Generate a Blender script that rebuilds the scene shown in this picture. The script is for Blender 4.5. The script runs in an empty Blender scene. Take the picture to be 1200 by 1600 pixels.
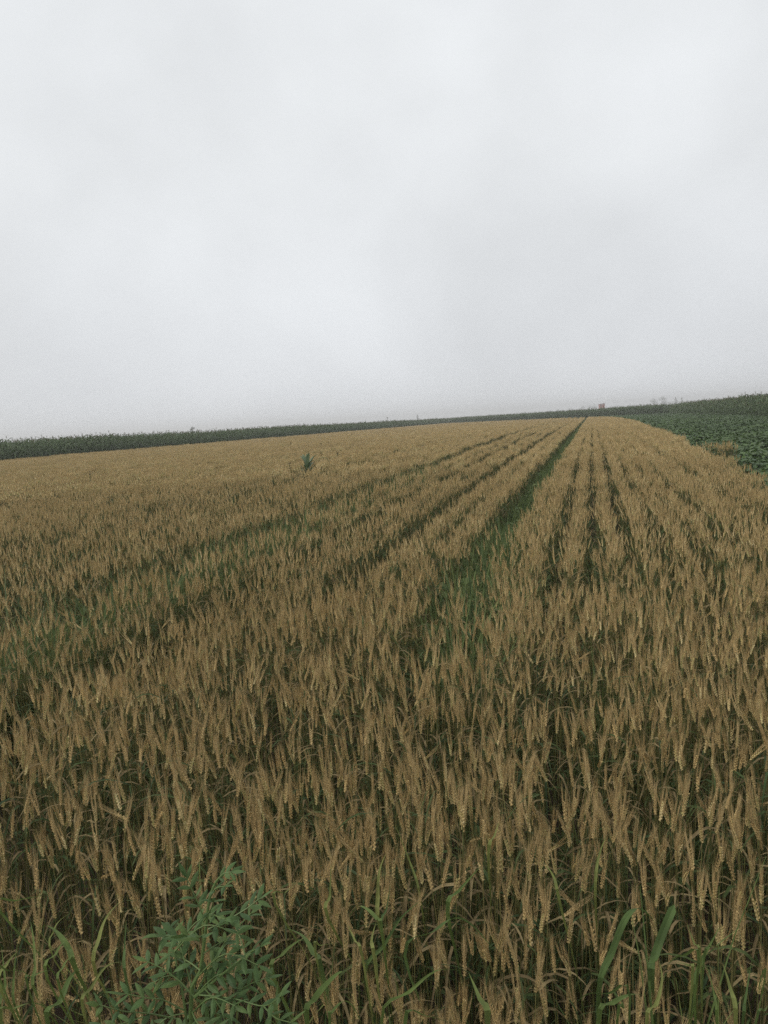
import bpy, math, random
import numpy as np
from mathutils import Vector, Matrix

random.seed(11); rng = np.random.default_rng(11)
scene = bpy.context.scene
C = scene.collection
R_ = math.radians

# ------------------------------------------------------------------ camera
EYE = Vector((0, 0, 1.7)); ROLL, PITCH, YAW = R_(3.46), R_(6.28), R_(14.87)
fwd = Vector((-math.sin(YAW)*math.cos(PITCH), math.cos(YAW)*math.cos(PITCH), -math.sin(PITCH)))
r0 = Vector((math.cos(YAW), math.sin(YAW), 0)); u0 = r0.cross(fwd)
rx = r0*math.cos(ROLL) - u0*math.sin(ROLL); ux = r0*math.sin(ROLL) + u0*math.cos(ROLL)
cam = bpy.data.objects.new('camera', bpy.data.cameras.new('camera')); C.objects.link(cam)
m = Matrix((rx, ux, -fwd)).transposed().to_4x4(); m.translation = EYE; cam.matrix_world = m
cam.data.sensor_width = 36; cam.data.lens = 28.125; cam.data.clip_start = .05; cam.data.clip_end = 6000
scene.camera = cam

# ------------------------------------------------------------------ sky, sun, exposure
SUN_EL, SUN_AZ = 44, -105          # high, behind the cloud; azimuth from +Y towards +X
w = bpy.data.worlds.new('World'); scene.world = w; w.use_nodes = True
nt = w.node_tree; nt.nodes.clear(); N = nt.nodes.new; L = nt.links.new
out = N('ShaderNodeOutputWorld'); bg = N('ShaderNodeBackground'); bg.inputs['Strength'].default_value = .1
sky = N('ShaderNodeTexSky'); sky.sky_type = 'NISHITA'; sky.sun_disc = False
sky.sun_elevation = R_(SUN_EL); sky.sun_rotation = R_(SUN_AZ); sky.dust_density = 4
tc = N('ShaderNodeTexCoord'); sep = N('ShaderNodeSeparateXYZ'); L(tc.outputs['Generated'], sep.inputs[0])
# cloud base: height gradient (thicker, greyer air towards the horizon) plus soft cloud forms
mr = N('ShaderNodeMapRange'); mr.inputs['From Min'].default_value = -.02; mr.inputs['From Max'].default_value = .34; mr.interpolation_type = 'SMOOTHSTEP'
L(sep.outputs['Z'], mr.inputs['Value'])
gm = N('ShaderNodeMix'); gm.data_type = 'RGBA'
gm.inputs['A'].default_value = (7.35, 7.6, 7.9, 1); gm.inputs['B'].default_value = (8.05, 8.3, 8.5, 1)
L(mr.outputs[0], gm.inputs['Factor'])
# flatten the dome a little so that the cloud forms stretch sideways
mp = N('ShaderNodeMapping'); mp.inputs['Scale'].default_value = (1, 1, 1.25); L(tc.outputs['Generated'], mp.inputs['Vector'])
n1 = N('ShaderNodeTexNoise'); n1.inputs['Scale'].default_value = 3.0; n1.inputs['Detail'].default_value = 6; n1.inputs['Roughness'].default_value = .5; n1.inputs['Distortion'].default_value = .15
L(mp.outputs[0], n1.inputs['Vector'])
cr = N('ShaderNodeMapRange'); cr.inputs['From Min'].default_value = .3; cr.inputs['From Max'].default_value = .7
cr.inputs['To Min'].default_value = .875; cr.inputs['To Max'].default_value = 1.07; L(n1.outputs['Fac'], cr.inputs['Value'])
mu = N('ShaderNodeVectorMath'); mu.operation = 'SCALE'; L(gm.outputs['Result'], mu.inputs[0]); L(cr.outputs[0], mu.inputs['Scale'])
# the cloud is a little warmer around the hidden sun, low on the left
vd = N('ShaderNodeVectorMath'); vd.operation = 'DOT_PRODUCT'; L(tc.outputs['Generated'], vd.inputs[0])
vd.inputs[1].default_value = (math.sin(R_(SUN_AZ))*.99, math.cos(R_(SUN_AZ))*.99, .1)
wr = N('ShaderNodeMapRange'); wr.interpolation_type = 'SMOOTHSTEP'; wr.inputs['From Min'].default_value = .35; wr.inputs['From Max'].default_value = 1; wr.inputs['To Max'].default_value = .9
L(vd.outputs['Value'], wr.inputs['Value'])
wm = N('ShaderNodeMix'); wm.data_type = 'RGBA'; wm.inputs['B'].default_value = (8.6, 8.15, 7.2, 1); L(wr.outputs[0], wm.inputs['Factor']); L(mu.outputs[0], wm.inputs['A'])
mx = N('ShaderNodeMix'); mx.data_type = 'RGBA'; mx.inputs['Factor'].default_value = .985
L(sky.outputs[0], mx.inputs['A']); L(wm.outputs['Result'], mx.inputs['B'])
L(mx.outputs['Result'], bg.inputs['Color']); L(bg.outputs[0], out.inputs['Surface'])
sd = bpy.data.lights.new('sun', 'SUN'); sd.energy = 1.5; sd.angle = R_(14); sd.color = (1, .96, .9)
so = bpy.data.objects.new('sun', sd); C.objects.link(so)
sv = Vector((math.sin(R_(SUN_AZ))*math.cos(R_(SUN_EL)), math.cos(R_(SUN_AZ))*math.cos(R_(SUN_EL)), math.sin(R_(SUN_EL))))
so.rotation_euler = sv.to_track_quat('Z', 'Y').to_euler(); so.location = (0, -5, 30)
vs = scene.view_settings; vs.view_transform = 'Standard'; vs.look = 'None'; vs.exposure = .05; vs.gamma = 1; vs.use_curve_mapping = False
scene.render.engine = 'CYCLES'; cy = scene.cycles
cy.max_bounces = 6; cy.diffuse_bounces = 2; cy.glossy_bounces = 1; cy.transmission_bounces = 3; cy.volume_bounces = 0; cy.transparent_max_bounces = 4
cy.use_denoising = False; cy.use_adaptive_sampling = False; cy.denoising_input_passes = 'RGB_ALBEDO_NORMAL'; cy.denoising_prefilter = 'ACCURATE'

# ------------------------------------------------------------------ materials
def mat(name, cols, rough=.7, transl=0., patch=None, patch_scale=.5, spec=.2, bump=None, streak=0, island=1., patch_max=1.):
    """cols: colours picked per object/instance; patch: colour mixed in by world-position noise (stains, ripeness)"""
    mt = bpy.data.materials.new(name); mt.use_nodes = True
    t = mt.node_tree; N = t.nodes.new; L = t.links.new
    b = t.nodes['Principled BSDF']; b.inputs['Roughness'].default_value = rough; b.inputs['Specular IOR Level'].default_value = spec
    oi = N('ShaderNodeObjectInfo'); rp = N('ShaderNodeValToRGB'); e = rp.color_ramp.elements
    e[0].color = (*cols[0], 1); e[1].color = (*cols[-1], 1)
    for i, c in enumerate(cols[1:-1]): k = e.new((i+1)/(len(cols)-1)); k.color = (*c, 1)
    geo = N('ShaderNodeNewGeometry')
    ad = N('ShaderNodeMath'); ad.operation = 'ADD'; fr = N('ShaderNodeMath'); fr.operation = 'FRACT'
    L(oi.outputs['Random'], ad.inputs[0]); isl = N('ShaderNodeMath'); isl.operation = 'MULTIPLY'; isl.inputs[1].default_value = island
    L(geo.outputs['Random Per Island'], isl.inputs[0]); L(isl.outputs[0], ad.inputs[1]); L(ad.outputs[0], fr.inputs[0])
    L(fr.outputs[0], rp.inputs['Fac']); col = rp.outputs['Color']
    if patch:
        n = N('ShaderNodeTexNoise'); n.inputs['Scale'].default_value = patch_scale; n.inputs['Detail'].default_value = 5
        L(geo.outputs['Position'], n.inputs['Vector'])
        mr = N('ShaderNodeMapRange'); mr.inputs['From Min'].default_value = .42; mr.inputs['From Max'].default_value = .66; mr.inputs['To Max'].default_value = patch_max
        L(n.outputs['Fac'], mr.inputs['Value'])
        x = N('ShaderNodeMix'); x.data_type = 'RGBA'; x.inputs['B'].default_value = (*patch, 1)
        L(mr.outputs[0], x.inputs['Factor']); L(col, x.inputs['A']); col = x.outputs['Result']
    if streak:
        n = N('ShaderNodeTexNoise'); n.inputs['Scale'].default_value = streak; n.inputs['Detail'].default_value = 3
        L(geo.outputs['Position'], n.inputs['Vector'])
        mr = N('ShaderNodeMapRange'); mr.inputs['From Min'].default_value = .3; mr.inputs['From Max'].default_value = .7
        mr.inputs['To Min'].default_value = .72; mr.inputs['To Max'].default_value = 1.22; L(n.outputs['Fac'], mr.inputs['Value'])
        v = N('ShaderNodeVectorMath'); v.operation = 'SCALE'; L(col, v.inputs[0]); L(mr.outputs[0], v.inputs['Scale']); col = v.outputs[0]
    L(col, b.inputs['Base Color'])
    if bump:
        n = N('ShaderNodeTexNoise'); n.inputs['Scale'].default_value = bump[0]; n.inputs['Detail'].default_value = 8
        L(geo.outputs['Position'], n.inputs['Vector']); bp = N('ShaderNodeBump'); bp.inputs['Distance'].default_value = bump[1]
        L(n.outputs['Fac'], bp.inputs['Height']); L(bp.outputs[0], b.inputs['Normal'])
    if transl:
        tr = N('ShaderNodeBsdfTranslucent'); L(col, tr.inputs['Color']); ms = N('ShaderNodeMixShader'); ms.inputs[0].default_value = transl
        L(b.outputs[0], ms.inputs[1]); L(tr.outputs[0], ms.inputs[2]); L(ms.outputs[0], t.nodes['Material Output'].inputs['Surface'])
    return mt

M = {
 'ear':   mat('wheat_ear', [(.38,.28,.13), (.69,.515,.25), (.79,.61,.315), (.57,.41,.19), (.42,.43,.17), (.90,.75,.44), (.60,.465,.22), (.36,.37,.145), (.47,.355,.165)], .75, patch=(.50,.375,.17), patch_scale=.6, streak=160, island=.3, patch_max=.45),
 'awn':   mat('wheat_awn', [(.36,.275,.135), (.65,.485,.245), (.51,.375,.18), (.74,.57,.30), (.45,.33,.155)], .7, .15, patch=(.50,.37,.175), patch_scale=.6, island=.3, patch_max=.45),
 'stem':  mat('wheat_stem', [(.12,.125,.045), (.19,.165,.065), (.09,.105,.04)], .6, streak=30),
 'leafg': mat('wheat_leaf_green', [(.05,.085,.028), (.08,.11,.035), (.042,.072,.03)], .6, .3, streak=40),
 'leafd': mat('wheat_leaf_dry', [(.24,.18,.09), (.17,.13,.065), (.30,.235,.12)], .7, .25, streak=40),
 'grass': mat('grass_blade', [(.105,.155,.045), (.13,.18,.05), (.085,.135,.045), (.17,.20,.06), (.22,.235,.075)], .6, .3, streak=25, spec=.15),
 'grassf':mat('grass_strip', [(.078,.115,.05), (.105,.145,.065), (.075,.108,.055), (.15,.185,.09)], .6, .3, spec=.12),
 'grassp':mat('grass_pale', [(.12,.165,.06), (.15,.195,.07), (.10,.15,.065), (.18,.21,.08)], .6, .3, spec=.15),
 'weed':  mat('weed_leaflet', [(.072,.128,.044), (.092,.152,.05), (.062,.112,.042), (.115,.17,.05)], .55, .25, streak=60, spec=.2),
 'weedst':mat('weed_stem', [(.10,.155,.05), (.12,.17,.06)], .5),
 'corn':  mat('corn_leaf', [(.078,.118,.055), (.10,.142,.066), (.088,.128,.062), (.125,.165,.075)], .55, .25, spec=.15),
 'corn1': mat('lone_corn_leaf', [(.13,.185,.10), (.17,.22,.12), (.11,.16,.085)], .45, .25, spec=.4),
 'cornst':mat('corn_stalk', [(.06,.10,.04), (.08,.11,.045)], .5),
 'tassel':mat('corn_tassel', [(.10,.10,.05), (.14,.115,.055)], .7),
 'bean':  mat('bean_leaf', [(.065,.115,.032), (.085,.142,.04), (.105,.165,.052), (.052,.090,.034), (.13,.175,.075)], .45, .25, spec=.3, patch=(.062,.105,.038), patch_scale=.35),
 'beanst':mat('bean_stem', [(.07,.10,.04), (.08,.12,.05)], .6),
 'soil':  mat('soil', [(.075,.055,.038), (.075,.055,.038)], .95, patch=(.045,.034,.025), patch_scale=1.4, bump=(14,.05)),
 'bark':  mat('bark', [(.08,.065,.05), (.10,.08,.06)], .9, bump=(6,.05)),
 'treel': mat('tree_leaf', [(.035,.065,.03), (.05,.085,.035), (.045,.075,.04)], .6, .2),
 'brick': mat('brick_wall', [(.36,.12,.085), (.36,.12,.085)], .9, patch=(.28,.09,.065), patch_scale=2, bump=(20,.01)),
 'roof':  mat('roof_sheet', [(.20,.075,.06), (.20,.075,.06)], .7, patch=(.14,.06,.05), patch_scale=1.5),
 'dark':  mat('dark_paint', [(.05,.05,.05), (.05,.05,.05)], .4),
 'seed':  mat('weed_seed_head', [(.055,.05,.025), (.07,.065,.03)], .8),
}

# ------------------------------------------------------------------ mesh helpers
class MB:
    def __init__(s): s.v = []; s.f = []; s.m = []
    def add(s, vs, fs, mi):
        o = len(s.v); s.v += [tuple(p) for p in vs]; s.f += [tuple(i+o for i in f) for f in fs]; s.m += [mi]*len(fs)
    def merge(s, other, mtx):
        o = len(s.v); s.v += [tuple(mtx @ Vector(p)) for p in other.v]
        s.f += [tuple(i+o for i in f) for f in other.f]; s.m += other.m
    def tube(s, P, rad, n, mi, cap=False):
        P = [Vector(p) for p in P]; vs = []; fs = []
        for i, p in enumerate(P):
            t = (P[min(i+1, len(P)-1)] - P[max(i-1, 0)]).normalized()
            a = t.cross(Vector((.31, .95, .05))).normalized(); b = t.cross(a)
            r = rad[i] if not isinstance(rad, (int, float)) else rad
            for k in range(n):
                an = 2*math.pi*k/n; vs.append(p + a*math.cos(an)*r + b*math.sin(an)*r)
        for i in range(len(P)-1):
            for k in range(n):
                k2 = (k+1) % n; fs.append((i*n+k, i*n+k2, (i+1)*n+k2, (i+1)*n+k))
        if cap: fs.append(tuple(range((len(P)-1)*n, len(P)*n))); fs.append(tuple(reversed(range(n))))
        s.add(vs, fs, mi)
    def blade(s, P, W, side, mi, fold=.25):
        """leaf blade along P; W half-widths; side = approximate width direction; V-folded along the midrib"""
        P = [Vector(p) for p in P]; vs = []; fs = []; side = Vector(side)
        for i, p in enumerate(P):
            t = (P[min(i+1, len(P)-1)] - P[max(i-1, 0)]).normalized()
            sd = side - t*side.dot(t)
            sd = sd.normalized() if sd.length > 1e-5 else t.orthogonal().normalized()
            up = sd.cross(t); wd = W[i]
            vs += [p - sd*wd + up*wd*fold, p, p + sd*wd + up*wd*fold]
        for i in range(len(P)-1):
            a = i*3; fs += [(a, a+1, a+4, a+3), (a+1, a+2, a+5, a+4)]
        s.add(vs, fs, mi)
    def spike(s, a, b, r, mi):
        a = Vector(a); b = Vector(b); t = (b-a).normalized(); u = t.orthogonal().normalized(); v = t.cross(u)
        an = random.random()*6.28; vs = [a + (u*math.cos(an+k*2.094) + v*math.sin(an+k*2.094))*r for k in range(3)] + [b]
        s.add(vs, [(0, 1, 3), (1, 2, 3), (2, 0, 3)], mi)
    def spindle(s, a, d, ln, wd, n, rings, mi, flat=1.):
        """rings: (t, radius fraction)"""
        a = Vector(a); d = Vector(d).normalized(); u = d.orthogonal().normalized(); v = d.cross(u)*flat
        vs = [a]; fs = []
        for t, r in rings:
            for k in range(n):
                an = 6.283*k/n; vs.append(a + d*ln*t + (u*math.cos(an) + v*math.sin(an))*wd*r)
        vs.append(a + d*ln); q = len(rings)
        for k in range(n):
            k2 = (k+1) % n; fs.append((0, 1+k2, 1+k)); fs.append((len(vs)-1, 1+(q-1)*n+k, 1+(q-1)*n+k2))
            for i in range(q-1): fs.append((1+i*n+k, 1+i*n+k2, 1+(i+1)*n+k2, 1+(i+1)*n+k))
        s.add(vs, fs, mi)
    def box(s, x0, x1, y0, y1, z0, z1, mi):
        v = [(x, y, z) for z in (z0, z1) for y in (y0, y1) for x in (x0, x1)]
        s.add(v, [(0, 2, 3, 1), (4, 5, 7, 6), (0, 1, 5, 4), (2, 6, 7, 3), (0, 4, 6, 2), (1, 3, 7, 5)], mi)
    def mesh(s, name, mats):
        me = bpy.data.meshes.new(name); me.from_pydata(s.v, [], s.f)
        for q in mats: me.materials.append(M[q])
        if len(mats) > 1: me.polygons.foreach_set('material_index', s.m)
        me.update(); return me

def tag(o, label=None, cat=None, group=None, kind=None):
    if label: o['label'] = label
    if cat: o['category'] = cat
    if group: o['group'] = group
    if kind: o['kind'] = kind
    return o
def link(name, me, parent=None, loc=(0, 0, 0), rot=(0, 0, 0), scl=1.):
    o = bpy.data.objects.new(name, me); C.objects.link(o); o.parent = parent
    o.location = loc; o.rotation_euler = rot
    o.scale = (scl,)*3 if isinstance(scl, (int, float)) else scl
    return o
def empty(name, loc, rot=(0, 0, 0), scl=1.):
    o = link(name, None, None, loc, rot, scl); o.empty_display_size = .1; return o

_tree = {}
def scatter_tree():
    if 't' in _tree: return _tree['t']
    g = bpy.data.node_groups.new('scatter', 'GeometryNodeTree')
    g.interface.new_socket('Geometry', in_out='INPUT', socket_type='NodeSocketGeometry')
    g.interface.new_socket('Geometry', in_out='OUTPUT', socket_type='NodeSocketGeometry')
    N = g.nodes.new; L = g.links.new
    gi, go = N('NodeGroupInput'), N('NodeGroupOutput')
    def at(nm, ty):
        n = N('GeometryNodeInputNamedAttribute'); n.data_type = ty; n.inputs['Name'].default_value = nm; return n.outputs['Attribute']
    sp = N('GeometryNodeSeparateGeometry'); sp.domain = 'POINT'; L(gi.outputs[0], sp.inputs['Geometry']); L(at('is_point', 'BOOLEAN'), sp.inputs['Selection'])
    st = N('GeometryNodeSplitToInstances'); st.domain = 'POINT'; L(sp.outputs['Inverted'], st.inputs[0]); L(at('pid', 'INT'), st.inputs['Group ID'])
    ip = N('GeometryNodeInstanceOnPoints'); L(sp.outputs['Selection'], ip.inputs['Points']); L(st.outputs['Instances'], ip.inputs['Instance'])
    ip.inputs['Pick Instance'].default_value = True; L(at('pid', 'INT'), ip.inputs['Instance Index'])
    L(at('rot', 'FLOAT_VECTOR'), ip.inputs['Rotation']); L(at('scl', 'FLOAT_VECTOR'), ip.inputs['Scale'])
    L(ip.outputs[0], go.inputs[0]); _tree['t'] = g; return g
def scatter(name, protos, mats, pos, rot, scl, pid, label, cat):
    """one 'stuff' object: its mesh holds the plant shapes and one point per plant; geometry nodes stand a shape on every point"""
    mb = MB(); pids = []
    for i, p in enumerate(protos): mb.merge(p, Matrix()); pids += [i]*len(p.v)
    nv = len(mb.v); pos = np.asarray(pos, float); n = len(pos)
    me = bpy.data.meshes.new(name); me.from_pydata(mb.v + [tuple(p) for p in pos], [], mb.f)
    for q in mats: me.materials.append(M[q])
    me.polygons.foreach_set('material_index', mb.m)
    a = me.attributes.new('is_point', 'BOOLEAN', 'POINT'); a.data.foreach_set('value', np.r_[np.zeros(nv, bool), np.ones(n, bool)])
    a = me.attributes.new('pid', 'INT', 'POINT'); a.data.foreach_set('value', np.r_[np.array(pids, np.int32), np.asarray(pid, np.int32)])
    a = me.attributes.new('rot', 'FLOAT_VECTOR', 'POINT'); a.data.foreach_set('vector', np.r_[np.zeros((nv, 3)), np.asarray(rot, float)].astype(np.float32).ravel())
    scl = np.asarray(scl, float); scl = np.repeat(scl[:, None], 3, 1) if scl.ndim == 1 else scl
    a = me.attributes.new('scl', 'FLOAT_VECTOR', 'POINT'); a.data.foreach_set('vector', np.r_[np.ones((nv, 3)), scl].astype(np.float32).ravel())
    me.update(); o = link(name, me); md = o.modifiers.new('scatter', 'NODES'); md.node_group = scatter_tree()
    return tag(o, label, cat, None, 'stuff')

# value noise over the ground, for clumps, gaps and uneven heights
_g = rng.random((257, 257))
def noise2(x, y, s):
    x = np.asarray(x)/s + 1000; y = np.asarray(y)/s + 1000; xi = np.floor(x).astype(int); yi = np.floor(y).astype(int)
    fx = x-xi; fy = y-yi; fx = fx*fx*(3-2*fx); fy = fy*fy*(3-2*fy); a = lambda i, j: _g[i % 257, j % 257]
    return (a(xi, yi)*(1-fx)+a(xi+1, yi)*fx)*(1-fy) + (a(xi, yi+1)*(1-fx)+a(xi+1, yi+1)*fx)*fy

# ------------------------------------------------------------------ ground
def sheet(name, x0, x1, y0, y1, nx, ny, z, mt, amp=0, s=1):
    xs = np.linspace(x0, x1, nx+1); ys = np.linspace(y0, y1, ny+1); X, Y = np.meshgrid(xs, ys)
    Z = z + amp*(noise2(X, Y, s)-.5); b = MB()
    b.add(np.c_[X.ravel(), Y.ravel(), Z.ravel()], [(j*(nx+1)+i, j*(nx+1)+i+1, (j+1)*(nx+1)+i+1, (j+1)*(nx+1)+i) for j in range(ny) for i in range(nx)], 0)
    return link(name, b.mesh(name, [mt]))
gr = sheet('ground', -900, 900, -150, 1750, 90, 80, 0, 'soil'); tag(gr, kind='structure')

# ------------------------------------------------------------------ the lie of the fields (metres; +Y runs along the sown rows)
def right_edge(Y): return np.interp(Y, [0, 11, 19, 33, 60, 95, 140], [2.15, 2.2, 2.35, 2.75, 3.2, 3.4, 1.5])
def far_end(X): return np.where(X < 0, 138 - 2.2*X, 138 - 6*X)
LEFT_EDGE = -40.5
STRIP = (-1.12, -.62)
def row_x(x0, Y): return x0 + np.where(x0 < -1.1, -.012*np.minimum(-x0-.8, 2.5), 0)*np.minimum(np.maximum(Y-3.5, 0), 40)

# ------------------------------------------------------------------ wheat
EARM = ['ear', 'awn', 'stem', 'leafg', 'leafd']
def stalk_curve(h, lean, nod, az):
    """stem points then ear base and ear direction"""
    d = Vector((math.cos(az), math.sin(az), 0)); P = []
    for i in range(7):
        t = i/6; P.append(d*(lean*h*t**1.8) + Vector((0, 0, h*t*(1-.08*lean*t))))
    tz = P[-1]-P[-2]; tz.normalize()
    ed = (tz + d*nod).normalized(); return P, ed, d
def wheat_parts(h, lean, nod, az, sc=1.):
    """separate builders for stem, ear, awns, leaves of one close-up stalk"""
    P, ed, d = stalk_curve(h, lean, nod, az)
    st, er, aw, lf = MB(), MB(), MB(), []
    st.tube(P, [.0015, .0015, .0014, .0013, .0012, .0010, .0009], 4, 2)
    ln = random.uniform(.032, .050)*sc; n = random.randint(11, 15)
    u = ed.orthogonal().normalized(); v = ed.cross(u); ta = random.random()*6.28
    a1 = u*math.cos(ta)+v*math.sin(ta); a2 = ed.cross(a1); bend = d*random.uniform(0, .012)
    er.tube([P[-1]+ed*ln*t + bend*t*t for t in (0, .5, 1)], [.0016, .0014, .0008], 3, 0)
    for i in range(n):
        t = i/n; sgn = 1 if i % 2 else -1; f = 1-.35*abs(t-.4)*1.6
        q = P[-1] + ed*ln*t + bend*t*t + a1*sgn*.0012
        dr = ed + a1*sgn*.34 + a2*random.uniform(-.12, .12)
        er.spindle(q, dr, .0082*f, .00145*f, 5, [(.25, .85), (.55, 1), (.82, .55)], 0, 1.25)
        for k in (-1, 1):
            er.spindle(q+a2*k*.0015, dr + a2*k*.35, .0074*f, .0011*f, 4, [(.4, 1), (.8, .5)], 0)
        for k in range(4):
            ad = (ed + a1*sgn*random.uniform(-.02, .13) + a2*random.uniform(-.09, .09)).normalized()
            b = q + dr.normalized()*.008*f; aw.spike(b, b + ad*random.uniform(.032, .066)*sc, .00036, 1)
    for k in range(random.choice((2, 3, 3))):
        f = (.86, .62, .42)[k] + random.uniform(-.06, .06); b = Vector(P[0]).lerp(P[-1], 0)
        i = min(5, int(f*6)); b = P[i].lerp(P[i+1], f*6-i); az2 = random.random()*6.28; o = Vector((math.cos(az2), math.sin(az2), 0))
        l = random.uniform(.12, .2); up = random.uniform(.3, .9); dr = random.uniform(.6, 1.7); Q = []
        for j in range(6):
            t = j/5; Q.append(b + o*l*t*.75 + Vector((0, 0, l*(up*t - dr*t*t))))
        w0 = random.uniform(.002, .0038); g = MB()
        dry = random.random() < (.55, .3, .2)[k]
        g.blade(Q, [w0*.7, w0, w0, w0*.8, w0*.5, .0003], o.cross(Vector((0, 0, 1))) + Vector((0, 0, random.uniform(-.6, .6))), 4 if dry else 3); lf.append((g, dry))
    return st, er, aw, lf
def join(*bs):
    o = MB()
    for b in bs: o.merge(b, Matrix())
    return o
HERO = []
for i in range(24):
    h = random.uniform(.58, .70); ang = random.random()*6.28
    HERO.append(wheat_parts(h, random.uniform(.01, .08) if i < 20 else random.uniform(.15, .28), random.choice((.01, .02, .04, .06, .08, .1, .14, .2, .3)) if i < 20 else random.uniform(.5, 1.1), ang))
NEAR = [join(s, e, a, *[l[0] for l in ls]) for s, e, a, ls in HERO]

def clump(n, lx, ly, lod):
    """lod 1: middle distance, lod 2: far, lod 3: very far; stalks spread over lx by ly"""
    o = MB()
    for _ in range(n):
        bx, by = random.gauss(0, lx/2.6), random.uniform(-ly/2, ly/2); base = Vector((bx, by, 0))
        h = random.gauss(.655, .035); P, ed, d = stalk_curve(h, random.uniform(.01, .06), random.choice((.04, .08, .12, .2, .35)), random.random()*6.28)
        P = [p+base for p in P]; top = P[-1]; ln = random.uniform(.040, .056)
        if lod == 1:
            o.tube([P[0], P[3], P[6]], [.002, .0018, .0012], 3, 2)
            o.spindle(top, ed, ln, .0030, 5, [(.08, .8), (.22, 1.1), (.34, .85), (.48, 1.1), (.6, .8), (.74, .9), (.88, .5)], 0)
            u = ed.orthogonal().normalized(); v = ed.cross(u)
            for k in range(16):
                an = random.random()*6.28; dd = (u*math.cos(an)+v*math.sin(an))
                b = top + ed*ln*random.uniform(.1, .95) + dd*.003
                o.spike(b, b + (ed+dd*random.uniform(.0, .14))*random.uniform(.034, .062), .0008, 1)
        else:
            ww = (.0062, .0098)[lod-2]
            o.tube([P[0], P[6]], [.0022*(lod-1), .0016*(lod-1)], 3, 2)
            o.spindle(top, ed, ln, ww, 4 if lod == 2 else 3, [(.2, 1), (.7, .8)], 0)
            for k in range(5 if lod == 2 else 3):
                b = top + ed*ln*random.uniform(.2, .9); o.spike(b, b + (ed + Vector((random.uniform(-.2, .2), random.uniform(-.2, .2), 0)))*.06, .0022*(lod-1), 1)
        for k in range({1: 2, 2: 1, 3: 1}[lod]):
            i = random.randint(2, 5); b = P[i]; an = random.random()*6.28; q = Vector((math.cos(an), math.sin(an), 0)); l = random.uniform(.12, .2)
            o.blade([b, b+q*l*.4+Vector((0, 0, l*.3)), b+q*l*.8+Vector((0, 0, random.uniform(-.3, .2)*l))], [.005*lod**.5, .005*lod**.5, .001], q.cross(Vector((0, 0, 1))), random.choice((3, 3, 3, 4)), .1)
    return o
MID = [clump(13, .085, .20, 1) for _ in range(12)]
FAR = [clump(38, .08, .55, 2) for _ in range(8)]
VFAR = [clump(64, .11, 1.2, 3) for _ in range(6)]
PROTO = NEAR + MID + FAR + VFAR; i1 = len(NEAR); i2 = i1+len(MID); i3 = i2+len(FAR); i4 = i3+len(VFAR)

az0 = -YAW
def in_view(x, y, mar=R_(31), side=1.3):
    """inside the wedge the photograph looks into, with room to step aside"""
    x = np.asarray(x); y = np.asarray(y); a = np.arctan2(x, np.maximum(y, .01)) - az0
    lat = np.hypot(x, y)*np.abs(np.sin(a)); return (np.abs(a) < mar) | ((lat < np.hypot(x, y)*.48 + side) & (np.abs(a) < 1.3))
pts = []   # x, y, proto, rotz, tiltx, tilty, scale xy, scale z
def in_wheat(x, y, mrg=0): return (x < right_edge(y)-mrg) & (x > LEFT_EDGE) & (y < far_end(x))
def furrow_gap(x0):
    """bare furrows and missing rows seen in the field"""
    bad = [(-3.15, .28), (-5.3, .12), (-7.3, .15), (-10.2, .12), (-15.6, .12)]
    return any(abs(x0-c) < w_ for c, w_ in bad)
rows = [(-.64, .03, .95), (-1.13, .03, .95)]; k = 0
for x0 in (-.44, -.17, .10, .37): rows.append((x0, .042, 1.))          # right of the strip: single rows
for x0 in np.arange(.62, 3.4, .235): rows.append((x0, .040, random.uniform(.96, 1.04)))
for xb in np.arange(-1.42, -40.3, -.69):                                                    # left: bands of three rows and a wider furrow
    bh = random.uniform(.94, 1.03)
    for q, hh in ((.17, .98), (-.02, 1.06), (-.20, .80)):
        x0 = xb + q
        if not furrow_gap(x0): rows.append((x0, .032, bh*hh*random.uniform(.97, 1.02)))
def headland(x, y): return (x > -1.9) & (y < np.interp(x, [-1.9, -1.1, -.5, .3, 1.2, 2.2], [4.1, 4.6, 4.5, 4.75, 4.3, 4.2]))
near_list = []
# close stalks in lengthwise rows
for x0, sdx, rh in rows:
    if x0 < -6 or x0 > 3: continue
    y = np.arange(1.6, 6.2, .0100); y = y + rng.normal(0, .012, len(y)); x = row_x(x0, y) + rng.normal(0, sdx*1.15, len(y))
    ok = (~headland(x, y-np.where((x > -1.5) & (x < .9), .5, .1))) & (np.hypot(x, y) < 5.8) & in_view(x, y) & in_wheat(x, y) & (noise2(x, y, .13) > .26)
    near_list += [(a, b, rh) for a, b in zip(x[ok], y[ok])]
# the headland: rows sown across
yy = .86
while yy < 4.9:
    x = np.arange(-2.6, 2.4, .0098); x = x + rng.normal(0, .014, len(x)); y = yy + rng.normal(0, .036, len(x)) + .05*np.sin(x*1.3)
    ok = (headland(x, y) | (y < 1.7)) & in_view(x, y, side=.9) & (noise2(x, y, .13) > np.where(y < 1.4, .22, .35))
    ok &= ~((np.abs(x+.70) < .21) & (np.abs(y-4.0) < .85) & (rng.random(len(x)) < .86))
    ok &= ~((y < 1.1) & (rng.random(len(x)) < .15))
    hs = 1.06 if yy > 1.5 else (.97 if yy > 1.1 else .88)
    near_list += [(a, b, hs) for a, b in zip(x[ok], y[ok])]
    yy += .165
for _ in range(95): near_list.append((random.uniform(-1.1, -.52), random.uniform(3.5, 7.4), random.uniform(.85, 1.05)))     # stray wheat in the weedy end of the strip
near_arr = np.array(near_list)
dz = .97 + .16*(noise2(near_arr[:, 0], near_arr[:, 1], .35)-.5) + rng.normal(0, .045, len(near_arr))
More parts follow.
